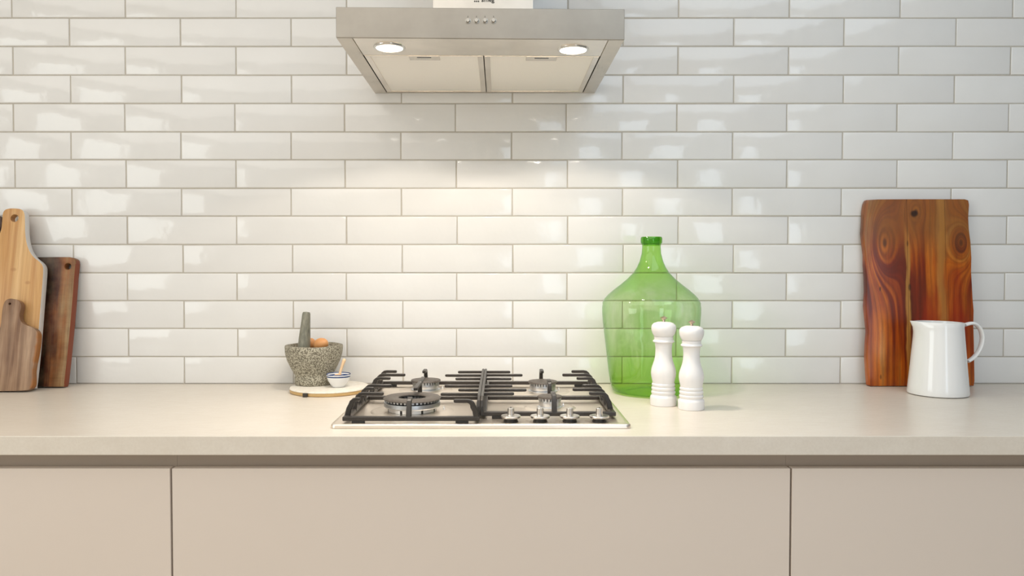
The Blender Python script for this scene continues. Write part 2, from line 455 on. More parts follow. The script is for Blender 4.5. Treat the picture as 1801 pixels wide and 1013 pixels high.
# ------------------------------------------------------------------ range hood
HX, HZ, HD = -.0405, .797 + WZ, .498
hood = thing('range_hood', (HX, -HD/2, HZ), 'brushed steel wall hood with two lit lamps above the gas hob', 'range hood'); hr = hood.location
def droop(mb):
    for v_ in mb.v: v_.z -= .0024 * (v_.x - HX) / .3 * (-v_.y / HD)
    return mb
def hpart(name, mb, m_, parent=None, **k): return build(name, droop(mb), m_, parent or hood, hr, **k)
rw, top = .032, HZ + .0625
mb = MB()
x0, x1, yf = HX-.3, HX+.3, -HD
t_ = .0012
mb.box((x0, yf, HZ), (x1, yf+.006, top))                      # front face
mb.box((x0, yf+.006, top-t_), (x1, -.0006, top))              # top sheet
mb.box((x0, yf+.006, HZ+.004), (x0+.0015, -.0006, top-t_)); mb.box((x1-.0015, yf+.006, HZ+.004), (x1, -.0006, top-t_))
mb.box((x0+.0015, -.002, HZ+.004), (x1-.0015, -.0006, top-t_))
hpart('canopy', mb, M['hood_steel'], bevel=.0006, segs=1)
rm = MB().box((x0, yf+.006, HZ), (x0+rw, -.0006, HZ+.0038)).box((x1-rw, yf+.006, HZ), (x1, -.0006, HZ+.0038)).box((x0+rw, -.010, HZ), (x1-rw, -.0006, HZ+.0038))
hpart('underside_rim', rm, M['lit_rim_steel'])
yp = at_z(850, 99.3, .797).y                                  # front line of the filters
lp = hpart('lamp_panel', MB().box((x0+rw+.0004, yf+.0064, HZ+.0015), (x1-rw-.0004, yp-.0006, HZ+.02)), M['panel_steel'], bevel=.0008, segs=1)
xm = at_z(853, 130, .797).x
for fa, fb in ((x0+rw+.002, xm-.001), (xm+.001, x1-rw-.002)):
    f0, f1 = yp+.0010, -.0115
    mb = MB(); bw = .013
    mb.box((fa, f0, HZ+.001), (fb, f0+.004, HZ+.012)); mb.box((fa, f1-.006, HZ+.001), (fb, f1, HZ+.012))
    mb.box((fa, f0+.004, HZ+.001), (fa+bw, f1-.006, HZ+.012)); mb.box((fb-bw, f0+.004, HZ+.001), (fb, f1-.006, HZ+.012))
    fl_ = hpart('grease_filter', mb, M['panel_steel'], bevel=.0006, segs=1)
    hpart('filter_mesh', MB().box((fa+bw, f0+.004, HZ+.0030), (fb-bw, f1-.006, HZ+.006)), M['filter'], fl_)
    mid = (fa+fb)/2; lx = mid - .0
    hpart('latch', MB().box((lx-.035, f0+.001, HZ+.0004), (lx+.035, f0+.036, HZ+.0028)), M['panel_steel'], fl_, bevel=.0008, segs=1)
    hpart('latch_slot', MB().box((lx-.016, f0+.010, HZ+.0001), (lx+.016, f0+.015, HZ+.0005)), M['black'], fl_)
LAMPS = []
for lx, ly in ((685, 85.5), (1008, 87)):
    p = at_z(lx, ly, .797); LAMPS.append(p)
    pz = HZ - .0024*(p.x-HX)/.3*(-p.y/HD)
    mb = MB().lathe([(.0290,.0035),(.0290,-.0010),(.0305,-.0022),(.0335,-.0014),(.0350,.0012),(.0350,.0030)], (p.x, p.y, pz), 40)
    l_ = build('lamp_ring', mb, M['chrome'], hood, hr, smooth_angle=40)
    build('lamp_lens', MB().lathe([(0,-.0006),(.02,-.0004),(.0289,.0010)], (p.x, p.y, pz), 32), M['lens'], l_, hr, smooth_angle=40)
    for en, deg, bl in ((5.6, 137, .16), (6.5, 104, .9)):      # halogen reflector: wide spill with a clear cut-off and a stronger core
        s = bpy.data.lights.new('hood_lamp', 'SPOT'); s.energy = en; s.spot_size = R(deg); s.spot_blend = bl
        s.color = (1.0, .895, .77); s.shadow_soft_size = .026
        so = bpy.data.objects.new('hood_lamp', s); COL.objects.link(so); so.location = (p.x, p.y, pz-.008)
for bx_ in (823, 838, 853, 868):
    p = at_y(bx_, 36.5, -HD)
    mb = MB().lathe([(.0058,0),(.0058,.0012),(.0046,.0016),(.0046,.0052),(.0038,.0062),(0,.0062)], (0,0,0), 20)
    mb.v = [Vector((p.x + q.x, p.y - q.z, p.z + q.y)) for q in mb.v]
    bt = build('push_button', mb, M['button'], hood, hr, smooth_angle=40)
    q = at_y(bx_, 29.3, -HD)
    build('button_mark', MB().box((q.x-.0005,-HD-.0002,q.z-.0016),(q.x+.0005,-HD+.0002,q.z+.0016)), M['print'], bt, hr)
cy = -.27
ca, cb = at_y(761.5, 8, cy).x, at_y(938, 8, cy).x
ch = hpart('chimney', MB().box((ca, cy, top+.0002), (cb, -.0006, top+.60)), M['chim_steel'], bevel=.0012)
# maker's word and dot emblem on the chimney, cut by the top of the photograph
cu = bpy.data.curves.new('word', 'FONT'); cu.body = 'smeg'; cu.size = .0150; cu.align_x = 'LEFT'; cu.extrude = .0001; cu.offset = .00035
tmp = bpy.data.objects.new('word', cu); COL.objects.link(tmp)
bpy.context.view_layer.update()
me = bpy.data.meshes.new_from_object(tmp.evaluated_get(bpy.context.evaluated_depsgraph_get()))
bpy.data.objects.remove(tmp)
pw = at_y(846.5, 3.0, cy - .0004)
mb = MB()
mb.v = [Vector((pw.x + q.co.x, pw.y - q.co.z, pw.z + q.co.y)) for q in me.vertices]; mb.f = [tuple(pp.vertices) for pp in me.polygons]
build('lettering', mb, M['print'], ch, hr)
mb = MB()
for i_ in range(3):
    for j_, hh in enumerate((3.4, 3.0, 2.2)):
        q = at_y(835.0 + i_*3.3, 2.4 - j_*3.7, cy)
        mm_ = MB().lathe([(0,0),(hh/2*.00115*1.0,0),(0,.0004)], (0,0,0), 10)
        mb.add([(q.x+a_.x, cy-.0002-a_.z, q.z+a_.y) for a_ in mm_.v], mm_.f)
build('emblem', mb, M['print'], ch, hr)

# ------------------------------------------------------------------ gas hob
BX = -.0378; bx0, bx1, by0, by1 = BX-.3, BX+.3, -.5885, -.0785
S = WZ + .0078                                               # steel plate level
hob = thing('gas_hob', (BX, (by0+by1)/2, WZ), 'stainless steel four burner gas hob set into the cream worktop', 'hob'); br = hob.location
def ring_loops(x0, x1, y0, y1, r, n=6):
    pts = []
    for cx_, cy_, a0 in ((x1-r,y1-r,0),(x0+r,y1-r,90),(x0+r,y0+r,180),(x1-r,y0+r,270)):
        for k in range(n+1):
            a = R(a0 + 90*k/n); pts.append((cx_+r*math.cos(a), cy_+r*math.sin(a)))
    return pts
def lofted(mb, loops):
    n = len(loops[0][0]); vs = []; fs = []
    for pts, z in loops: vs += [(p[0], p[1], z) for p in pts]
    for L in range(len(loops)-1):
        for k in range(n): fs.append((L*n+k, L*n+(k+1)%n, (L+1)*n+(k+1)%n, (L+1)*n+k))
    fs.append(tuple(range(n-1,-1,-1))); fs.append(tuple((len(loops)-1)*n+k for k in range(n)))
    return mb.add(vs, fs)
def rl(i, r): return ring_loops(bx0+i, bx1-i, by0+i, by1-i, r)
mb = lofted(MB(), [(rl(.0015,.010), WZ+.0001), (rl(0,.011), WZ+.0008), (rl(0,.011), WZ+.0060), (rl(.0012,.010), WZ+.0081), (rl(.0035,.009), WZ+.0092), (rl(.0075,.008), WZ+.0094), (rl(.011,.007), S)])
build('steel_plate', mb, M['hob_steel'], hob, br, smooth_angle=35)
def octo(cx_, cy_, rx, ry, c=.42):
    return [(cx_-rx*c,cy_-ry),(cx_+rx*c,cy_-ry),(cx_+rx,cy_-ry*c),(cx_+rx,cy_+ry*c),(cx_+rx*c,cy_+ry),(cx_-rx*c,cy_+ry),(cx_-rx,cy_+ry*c),(cx_-rx,cy_-ry*c)]
def burner(x, y, z, r, wok=False):
    p = at_z(x, y, z); X, Y = p.x, p.y
    # pressed collar in the plate
    wd = r + (.030 if wok else .032)
    col_ = build('pressed_collar', MB().lathe([(wd,S-.0004),(wd-.007,S+.0020),(wd-.013,S+.0024),(r+.004,S+.0016),(r*.5,S+.0016),(0,S+.0016)], (X,Y,0), 48), M['hob_steel'], hob, br, smooth_angle=60)
    if wok:
        body = MB().lathe([(r*.86,S+.002),(r*.86,S+.010),(r*.97,S+.0105),(r,S+.013),(r*.99,S+.021),(r*.90,S+.0235),(r*.52,S+.0235),(r*.50,S+.008),(r*.3,S+.008),(0,S+.008)], (X,Y,0), 56)
        bd = build('burner_body', body, M['alu'], hob, br, smooth_angle=35)
        teeth = MB(); n = 44
        for k in range(n):
            a = 2*PI*k/n; u_, v_ = Vector((math.cos(a), math.sin(a), 0)), Vector((-math.sin(a), math.cos(a), 0))
            c0 = Vector((X, Y, S+.0235)) + u_*r*.93
            q = [c0 + u_*sx*.003 + v_*sy*.0024 + Vector((0,0,sz)) for sz in (0,.0035) for sy in (-1,1) for sx in (-1,1)]
            teeth.add(q, [(0,1,3,2),(4,6,7,5),(0,4,5,1),(2,3,7,6),(0,2,6,4),(1,5,7,3)])
        tt = build('flame_teeth', teeth, M['alu'], bd, br); tag(tt, kind='stuff')
        build('flame_gap', MB().lathe([(r*.89,S+.0232),(r*.89,S+.0275)], (X,Y,0), 48), M['black'], bd, br)
        build('ring_cap', MB().lathe([(r*.50,S+.0275),(r*1.0,S+.0272),(r*1.02,S+.0290),(r*.97,S+.0315),(r*.52,S+.0318),(r*.48,S+.0300),(r*.50,S+.0275)], (X,Y,0), 56), M['cap'], hob, br, smooth_angle=45)
        inner = MB().lathe([(r*.26,S+.008),(r*.28,S+.013),(r*.30,S+.014),(0,S+.014)], (X,Y,0), 32)
        build('inner_burner', inner, M['alu'], hob, br, smooth_angle=40)
        teeth = MB(); n = 22
        for k in range(n):
            a = 2*PI*k/n; u_, v_ = Vector((math.cos(a), math.sin(a), 0)), Vector((-math.sin(a), math.cos(a), 0))
            c0 = Vector((X, Y, S+.018)) + u_*r*.44
            q = [c0 + u_*sx*.0025 + v_*sy*.0022 + Vector((0,0,sz)) for sz in (0,.0075) for sy in (-1,1) for sx in (-1,1)]
            teeth.add(q, [(0,1,3,2),(4,6,7,5),(0,4,5,1),(2,3,7,6),(0,2,6,4),(1,5,7,3)])
        tag(build('flame_teeth', teeth, M['alu'], bd, br), kind='stuff')
        build('inner_cap', MB().lathe([(0,S+.0141),(r*.30,S+.0141),(r*.31,S+.0155),(r*.27,S+.0168),(0,S+.0172)], (X,Y,0), 32), M['cap'], hob, br, smooth_angle=40)
        for a in (200, 250, 300, 340):
            c0 = Vector((X+math.cos(R(a))*r*.80, Y+math.sin(R(a))*r*.80, S+.0018))
            build('foot_bolt', MB().lathe([(.0045,0),(.0045,.007),(0,.007)], c0, 10), M['black'], bd, br)
    else:
        k_ = r/.036
        body = MB().lathe([(r*1.02,S+.0015),(r*1.02,S+.003),(r*.86,S+.0045),(r*.90,S+.012),(r*.88,S+.0165),(r*.72,S+.0168),(0,S+.0168)], (X,Y,0), 44)
        bd = build('burner_body', body, M['alu'], hob, br, smooth_angle=35)
        teeth = MB(); n = 30 if r > .03 else 22
        for k in range(n):
            a = 2*PI*k/n; u_, v_ = Vector((math.cos(a), math.sin(a), 0)), Vector((-math.sin(a), math.cos(a), 0))
            c0 = Vector((X, Y, S+.0165)) + u_*r*.83
            q = [c0 + u_*sx*.0028 + v_*sy*.0024 + Vector((0,0,sz)) for sz in (0,.0062) for sy in (-1,1) for sx in (-1,1)]
            teeth.add(q, [(0,1,3,2),(4,6,7,5),(0,4,5,1),(2,3,7,6),(0,2,6,4),(1,5,7,3)])
        tag(build('flame_teeth', teeth, M['alu'], bd, br), kind='stuff')
        build('flame_gap', MB().lathe([(r*.77,S+.0166),(r*.77,S+.0226)], (X,Y,0), 40), M['black'], bd, br)
        build('burner_cap', MB().lathe([(0,S+.0227),(r*.98,S+.0227),(r*1.02,S+.0245),(r*.98,S+.0268),(r*.6,S+.0285),(0,S+.0290)], (X,Y,0), 44), M['cap'], hob, br, smooth_angle=45)
    # ignition pin
    c0 = Vector((X + r*1.12, Y + .006, S+.001))
    build('ignition_pin', MB().lathe([(.0022,0),(.0022,.005),(.0011,.006),(.0009,.009),(0,.0092)], c0, 10), M['china'], hob, br, smooth_angle=40)
    return X, Y
B1 = burner(725, 700, .036, .0615, True)
B2 = burner(749, 668.5, .033, .0375)
B3 = burner(954.5, 671, .033, .0365)
B4 = burner(967, 697, .033, .0272)
for kx in (898.5, 950, 1002, 1054):
    p = at_z(kx, 740.2, .009); X, Y = p.x, p.y
    k_ = build('knob', MB().lathe([(.0135,S+.0072),(.0185,S+.0075),(.0202,S+.0090),(.0202,S+.0118),(.0192,S+.0128),(.0078,S+.0130),(.0070,S+.0136),(.0068,S+.0270),(.0060,S+.0278),(0,S+.0278)], (X,Y,0), 40), M['knob'], hob, br, smooth_angle=35)
    build('knob_stem', MB().lathe([(.0145,S-.0002),(.0145,S+.0022),(.0135,S+.0028),(.0135,S+.0073)], (X,Y,0), 32), M['black'], k_, br, smooth_angle=35)
    build('pointer', MB().box((X-.0010, Y-.0066, S+.0279), (X+.0010, Y+.0066, S+.0285)), M['chrome'], k_, br)
    q = at_z(kx-21.5, 740.5, .0080); mb = MB()
    mb.sweep([(q.x-.0045, q.y+.003, S+.0001), (q.x+.0045, q.y-.003, S+.0001)], (.55,.83,0), [(-.0005,0),(.0005,0),(.0005,.0002),(-.0005,.0002)])
    build('knob_mark', mb, M['print'], hob, br)
for a_, c_ in ((960.5,963),(965.5,971.5),(972.3,975.5),(977.3,982),(984,986.5),(988,990),(991.3,995.5),(996.3,999),(999.6,1002)):
    p, q = at_z(a_, 746.2, .0078), at_z(c_, 746.2, .0078)
    build('printed_mark', MB().box((p.x, p.y-.0011, S), (q.x, p.y+.0011, S+.0002)), M['print'], hob, br)

# cast-iron pan supports, each lifts off
TZ = WZ + .0530                                              # centre line of the upper bars
LZ = WZ + .0176                                              # centre line of the lower frame
def ybar(px_x, px_y, z): return at_z(px_x, px_y, z - WZ)
def finger(post_xy, tip_xy, w_=.0078, h_=.0072, lean=.010, pw=1.55):
    """post up from the lower frame, bend, bar to the tip"""
    a = Vector((*post_xy, LZ)); t = Vector((*tip_xy, TZ)); d = (t - Vector((a.x, a.y, TZ))); L = d.length; d.normalize()
    side = Vector((-d.y, d.x, 0)); P = []; K = []
    P += [a, a + d*lean*.35 + Vector((0,0,(TZ-LZ)*.45))]; K += [(1.1, pw*1.1), (1.05, pw)]
    c = Vector((a.x, a.y, 0)) + d*(lean*.8)
    for q in (0, 30, 60, 90):
        r_ = .011; P.append(Vector((c.x, c.y, TZ - r_)) + d*(r_*(1-math.cos(R(q)))) + Vector((0,0,r_*math.sin(R(q))))); K.append((1, pw + (1-pw)*(q/90)))
    P += [t - d*.004, t - d*.0012, t]; K += [(1,1), (.85,.85), (.5,.5)]
    return MB().sweep(P, side, oct_sec(w_, h_), K)
def straight(p, q, w_=.0074, h_=.0066):
    p, q = Vector(p), Vector(q); d = (q-p).normalized(); s_ = Vector((-d.y, d.x, 0))
    return MB().sweep([p, q - d*.004, q - d*.0012, q], s_, oct_sec(w_, h_), [(1,1),(1,1),(.85,.85),(.5,.5)])
def grate(label, outer, inner, y_front, y_mid, y_back, outs, ins, xc, front_corner=None):
    """outs: tip pixels of the outer L bars; ins: tip pixels of the bars that leave the spine"""
    sgn = 1 if inner > outer else -1
    g_ = thing('pan_support', ((outer+inner)/2, (y_front+y_back)/2, S), label, 'pan support', 'cast iron pan supports on the hob'); gr = g_.location
    o2 = inner if abs(inner-outer) > 0 else 0
    lo = MB(); hw = .0055; hh = .0043
    def low(a, b, wv=hw): lo.box((min(a[0],b[0])-wv, min(a[1],b[1])-hw, LZ-hh), (max(a[0],b[0])+wv, max(a[1],b[1])+hw, LZ+hh))
    inn = inner - sgn*.006
    # lower frame as four rails and a middle rail
    for nm, p, q in (('front_rail',(outer,y_front),(inn,y_front)), ('back_rail',(outer,y_back),(inn,y_back)), ('middle_rail',(outer+sgn*.0115,y_mid),(inn-sgn*.0115,y_mid)),
                     ('side_rail',(outer,y_front+.0112),(outer,y_back-.0112)), ('side_rail',(inn,y_front+.0112),(inn,y_back-.0112))):
        lo = MB(); low(p, q); build(nm, lo, M['iron'], g_, gr, bevel=.0012, segs=1)
    for fx in (outer+sgn*.026, inn-sgn*.030):
        for fy in (y_front, y_back):
            build('rubber_foot', MB().box((fx-.013, fy-.0048, S+.0002), (fx+.013, fy+.0048, LZ-hh+.0003)), M['black'], g_, gr, bevel=.001)
    # spine
    sy0, sy1 = spine_front, spine_back
    P = [Vector((inner-sgn*.003, sy0-.008, LZ+.002)), Vector((inner-sgn*.003, sy0-.005, TZ-.016)), Vector((inner-sgn*.003, sy0+.0, TZ-.006)), Vector((inner-sgn*.003, sy0+.008, TZ)),
         Vector((inner-sgn*.003, sy1-.008, TZ)), Vector((inner-sgn*.003, sy1, TZ-.006)), Vector((inner-sgn*.003, sy1+.004, TZ-.016)), Vector((inner-sgn*.003, sy1+.006, LZ+.002))]
    build('spine', MB().sweep(P, (1,0,0), oct_sec(.0060, .0095, .001)), M['iron'], g_, gr)
    def put(mb_): build('finger', mb_, M['iron'], g_, gr, smooth_angle=30)
    for tx, ty in outs:
        t = ybar(tx, ty, TZ); put(finger((outer, max(min(t.y, y_back), y_front)), (t.x, max(min(t.y, y_back), y_front))))
    for tx, ty in ins:
        t = ybar(tx, ty, TZ); put(straight((inner-sgn*.004, t.y, TZ-.0006), (t.x, t.y, TZ-.0006)))
    if front_corner:
        t = ybar(*front_corner, TZ); put(finger((inn, y_front), (t.x, y_front)))
    (f0, ft), (m0, mb_, mf), (b0, bt) = xc                  # pixels: post x,y and tip y of front, middle and back fingers
    p = at_z(*f0, LZ-WZ); put(finger((p.x, y_front), (p.x, ybar(f0[0], ft, TZ).y), w_=.0100))
    p = at_z(*m0, LZ-WZ); put(finger((p.x, y_mid), (p.x, ybar(m0[0], mb_, TZ).y), w_=.0092, lean=.002))
    if mf: put(finger((p.x, y_mid), (p.x, ybar(m0[0], mf, TZ).y), w_=.0092, lean=.002))
    p = at_z(*b0, LZ-WZ); put(finger((p.x, y_back), (p.x, ybar(b0[0], bt, TZ).y), w_=.0092, lean=.004))
    return g_
yb = ybar(760, 672.5, LZ).y; ym = ybar(700, 699.5, LZ).y
ymr = ym
yfl = ybar(725, 740, LZ).y; yfr = ybar(960, 728.5, LZ).y
spine_back = ybar(852, 650.5, TZ).y - .004
spine_front = ybar(846, 701, TZ).y
XO = at_z(603.5, 740, .0176).x; XI = -.0395
XOR = at_z(1078, 727, .0176).x
yb = min(yb, -.0985); yfl = max(yfl, -.5730); yfr = max(yfr, -.5220)
XCL, XCR = B1[0], (B3[0]+B4[0])/2

grate('larger black cast iron pan support over the wok burner on the left', XO, XI-.0003, yfl, ym, yb,
      [(698,653.5),(713,659.5),(687,665.5),(689,678.5),(658,683.5),(675,692.5),(634,702)],
      [(805.5,654),(783,660),(801,666),(782,678.5),(806,685.5),(775,693)], (((717,739),700.5), ((739,699),664.5,684.5), ((750,672),654.5)), (799,702))
grate('shorter black cast iron pan support behind the four knobs on the right', XOR, XI+.0003, yfr, ym, yb,
      [(1005,653.5),(989,659.5),(1014,665.5),(1024,678.5),(1007,685),(1036,692)],
      [(897.5,654),(919,659.5),(899.5,666),(901,678.5),(926,685.5),(904,692)], (((975,727.5),690.5), ((966.5,699),668.5,None), ((951,672),654.5)))

# ------------------------------------------------------------------ trivet, mortar, pestle, eggs, salt bowl
TP = at_z(564, 699, 0); TR = .1010; TX, TY = TP.x, TP.y + TR
m, b = mat('whitewashed_trivet', rough=.55); M['trivet'] = m
x, y, z = coords(); s1 = nz(vec(x*3, y*3, z), 30, 4, .65); s2 = nz(vec(x, y, z), 240, 2)
link(mix(clamp(s1*2-.75), (.84,.80,.72), (.68,.60,.47)), b, 'Base Color')
m, b = mat('golden_wood_edge', srgb(190,150,90), .45); M['trivedge'] = m
x, y, z = coords(); s1 = nz(vec(x*10, y*10, z*300.0), 3, 3); link(mix(s1, srgb(170,128,70), srgb(226,196,140)), b, 'Base Color')
trv = thing('round_trivet', (TX, TY, WZ), 'round pale trivet with golden wooden edge under the stone mortar', 'trivet'); tr_ = trv.location
build('rim', MB().lathe([(0,WZ+.0002),(TR-.003,WZ+.0002),(TR-.0008,WZ+.0012),(TR,WZ+.004),(TR-.0008,WZ+.0085),(0,WZ+.0085)], (TX,TY,0), 72), M['trivedge'], trv, tr_, smooth_angle=40)
build('top_disc', MB().lathe([(0,WZ+.0086),(TR-.001,WZ+.0086),(TR+.0004,WZ+.0098),(TR-.0008,WZ+.0122),(TR-.004,WZ+.0130),(0,WZ+.0130)], (TX,TY,0), 72), M['trivet'], trv, tr_, smooth_angle=40)
q = at_y(537.5, 696.5, TY-TR*.93)
build('metal_clip', MB().box((q.x-.0058, TY-TR*.965-.004, WZ+.0005), (q.x+.0058, TY-TR*.93, WZ+.0098)), M['iron'], trv, tr_, bevel=.0008)
TT = WZ + .0131
mp = at_z(550, 668, .02); MY = -.085; MX, MR = round_at(500, 602, MY)
k = (MY + CAM_D) / F_PX                                     # metres per pixel there
zr = at_y(550, 606.5, MY).z - TT
def mmod(r, z, a):
    q = noise.noise(Vector((math.cos(a)*1.6, math.sin(a)*1.6, z*14))); return r*(1+.018*q), z + (.0016*q if z > .05 else 0)
mort = build('mortar', MB().lathe([(0,TT+.0001),(.0475,TT+.0001),(.0500,TT+.0025),(.0500,TT+.018),(.0490,TT+.024),(.0510,TT+.029),(.0600,TT+.045),(.0690,TT+.064),(.0742,TT+.083),(.0752,TT+zr-.006),(.0752,TT+zr-.002),(.0740,TT+zr),(.0650,TT+zr+.0005),(.0625,TT+zr-.002),(.0590,TT+zr-.020),(.047,TT+.045),(.025,TT+.032),(0,TT+.030)], (MX,MY,0), 64, lambda r,z,a: (mmod(r, z-TT, a)[0], z+(.0016*noise.noise(Vector((math.cos(a)*1.3, math.sin(a)*1.3, 4))) if z-TT>.05 else 0))), M['granite'], None, (MX,MY,TT), smooth_angle=60)
tag(mort, 'speckled grey granite mortar with a waisted foot on the pale trivet', 'mortar')
pt = at_y(539, 549, MY-.012); pb = Vector((at_y(533.5, 640, MY-.01).x, MY-.020, TT+.0405)); ax = (pt-pb); L = ax.length; ax.normalize()
pm = MB().lathe([(0,-.0065),(.008,-.005),(.0155,.0),(.0182,.008),(.0172,.025),(.0150,L*.55),(.0118,L*.82),(.0104,L*.97),(.0088,L),(0,L+.0012)], (0,0,0), 32)
rq = Vector((0,0,1)).rotation_difference(ax); pm.v = [pb + rq @ q for q in pm.v]
tag(build('pestle', pm, M['pestle'], None, pb, smooth_angle=50), 'tapered dark stone pestle leaning upright in the granite mortar', 'pestle')
def egg(px_x, px_y, Y, a, tilt, label):
    c = at_y(px_x, px_y, Y); pr_ = [(0,-a*1.0)] + [(a*.80*math.sin(t), -a*math.cos(t)*(1.0 if t < PI/2 else 1.18)) for t in [PI*i/16 for i in range(1,16)]] + [(0,a*1.18)]
    e = MB().lathe(pr_, (0,0,0), 32); rr = Matrix.Rotation(tilt, 3, 'Y') @ Matrix.Rotation(R(35), 3, 'X')
    e.v = [c + rr @ q for q in e.v]
    tag(build('egg', e, M['egg'], None, c, smooth_angle=80), label, 'egg', 'eggs in the mortar')
egg(563.5, 606, MY-.006, .0215, R(70), 'larger orange brown egg in the mortar, right of the pestle')
egg(546.5, 606.5, MY+.026, .0180, R(15), 'smaller orange brown egg half hidden behind the stone pestle')
sby = -.137; sbx, sbr = round_at(572.3, 616.3, sby)
zb = TT
sb = thing('salt_bowl', (sbx, sby, zb), 'small white china bowl with double blue rim beside the mortar', 'bowl')
build('bowl', MB().lathe([(0,zb+.0002),(.0150,zb+.0002),(.0165,zb+.0015),(.0168,zb+.003),(.0220,zb+.009),(.0272,zb+.018),(.0300,zb+.027),(.0312,zb+.0335),(.0306,zb+.0345),(.0296,zb+.0335),(.0284,zb+.027),(.0256,zb+.018),(.0200,zb+.009),(.012,zb+.005),(0,zb+.005)], (sbx,sby,0), 48), M['bluechina'], sb, sb.location, smooth_angle=50)
salt = MB().lathe([(0,zb+.0305),(.012,zb+.030),(.022,zb+.0285),(.0278,zb+.0268)][::-1], (sbx,sby,0), 32, lambda r,z,a: (r, z+.001*noise.noise(Vector((r*90*math.cos(a),r*90*math.sin(a),0)))))
tag(build('salt', salt, M['salt'], None, (sbx,sby,zb+.0268), smooth_angle=60), 'white salt filling the small blue rimmed bowl', 'salt', None, 'stuff')
m, b = mat('pale_beech', srgb(236,200,158), .5); M['beech'] = m
x, y, z = coords(); s1 = nz(vec(x*80, y*80, z*8), 3, 3); link(mix(s1, srgb(226,184,136), srgb(244,214,176)), b, 'Base Color')
s0 = Vector((sbx+.002, sby-.001, zb+.0295)); s1_ = at_y(606, 631, sby+.004)
dd = (s1_-s0)
sp_ = thing('salt_spoon', tuple(s0), 'pale wooden spoon handle standing in the blue rimmed bowl', 'spoon')
build('handle', MB().sweep([s0, s0+dd*.3, s0+dd*.72, s0+dd*.86, s0+dd*.97, s1_], (0,1,0), ell_sec(.0070,.0070), [(.9,.9),(1,1),(1.1,1.1),(1.3,1.3),(1.2,1.2),(.5,.5)]), M['beech'], sp_, s0, smooth_angle=60)
build('scoop', MB().lathe([(0,-.003),(.005,-.002),(.008,.001),(.0085,.0035),(.0070,.0025),(0,.0)], s0+Vector((-.003,0,-.0005)), 20), M['beech'], sp_, s0, smooth_angle=60)

# ------------------------------------------------------------------ demijohn
DY = -.145; DXp = 1146.5; ddx = round_at(DXp-87.5, DXp+87.5, DY)[0]
prof_px = [(0,0),(417,17.3),(419,18.0),(427,18.0),(430,17.6),(431.5,16.6),(434,16.3),(446,17.2),(460,21),(470,25.5),(480,32),(490,42),(500.5,54.5),(509,66),(517.5,76),(524,82),(530,85.6),(532,86.3),(533,86.9),(534,86.4),(541,87.4),(552,87.3),(565,86.3),(578,84.8),(600,82.0),(628,78.6),(650,76.0),(668,73.4),(680,70.6)]
pr = []
for yy, hw_ in prof_px[1:]:
    c = at_y(DXp, yy, DY); pr.append((round_at(DXp-hw_, DXp+hw_, DY)[1], c.z-WZ))
zs0 = pr[-1][1]
# lower corner rounding to the foot
foot = [(pr[-1][0]*.965, zs0*.50), (pr[-1][0]*.90, zs0*.22), (pr[-1][0]*.80, .0030), (pr[-1][0]*.72, .0004), (pr[-1][0]*.60, .0010), (.030, .0110), (0, .0140)]
outer = pr + foot
dj = thing('demijohn', (ddx, DY, WZ), 'large bulbous green glass demijohn standing behind the white mills', 'bottle')
zz = [(r_, z_ + WZ) for r_, z_ in outer][::-1]
build('glass_body', MB().lathe(zz, (ddx,DY,0), 96), M['green'], dj, dj.location, smooth_angle=70)
zt = pr[0][1] + WZ
build('mouth_ring', MB().lathe([(pr[4][0]-.0002, zt-.018),(pr[1][0]+.0016, zt-.015),(pr[1][0]+.0018, zt-.004),(pr[1][0], zt+.0006),(pr[1][0]-.0042, zt+.0010),(pr[1][0]-.0052, zt-.002),(pr[1][0]-.0052, zt-.022)], (ddx,DY,0), 48), M['green'], dj, dj.location, smooth_angle=60)

# ------------------------------------------------------------------ mills
def mill(px_x, px_base, label):
    p = at_z(px_x, px_base, 0); X, Y = p.x, p.y; k_ = (Y + CAM_D) / F_PX * 1.0
    t = thing('grinder_mill', (X, Y, WZ), label, 'mill', 'pair of turned white mills')
    H = lambda yy: (px_base - yy) * k_ * 1.005
    # rows measured on the left mill, base at 714
    o_ = px_base - 714
    P = [(0,714),(22.0,714),(22.9,713),(23.0,700.5),(22.2,697.5),(20.4,696),(19.6,694.5),(21.0,692.5),(21.2,690),(19.3,688),(20.8,685.8),(20.9,683),(19.0,681),(20.3,679),(20.2,676.5),(18.8,675),
         (19.6,671),(21.3,663),(21.8,657),(21.0,650),(18.8,643),(16.4,636),(14.8,628),(14.2,620),(14.3,613),(15.2,605.5),(15.6,604.5),(18.0,603.6),(18.9,602),(18.3,600.3),(16.6,599),(16.6,593.6)]
    build('body', MB().lathe([(r_*k_, WZ+H(yy+o_)) for r_, yy in P] + [(0, WZ+H(593.5+o_))], (X,Y,0), 48), M['mill'], t, t.location, smooth_angle=40)
    P = [(0,593.2),(16.6,593.2),(17.8,591.5),(19.6,588),(21.2,583),(21.6,578),(20.6,573.5),(17.0,570),(11.0,568),(4,567.4),(0,567.4)]
    build('head', MB().lathe([(r_*k_, WZ+H(yy+o_)) for r_, yy in P], (X,Y,0), 48), M['mill'], t, t.location, smooth_angle=40)
    P = [(2.6,567.5),(2.6,566),(2.2,565),(3.0,563.5),(6.0,561.5),(6.3,560.4),(4.6,559.8),(3.0,559.0),(1.6,557.8),(0,557.6)]
    build('finial', MB().lathe([(r_*k_, WZ+H(yy+o_)) for r_, yy in P], (X,Y,0), 24), M['finial'], t, t.location, smooth_angle=40)
M['finial'], _ = mat('aged_brass_nickel', (.62, .50, .38), .28, 1.0)
mill(1166.5, 712.0, 'white turned wooden mill, left and further back of the pair')
mill(1215.5, 719.0, 'white turned wooden mill, right and nearer of the pair')

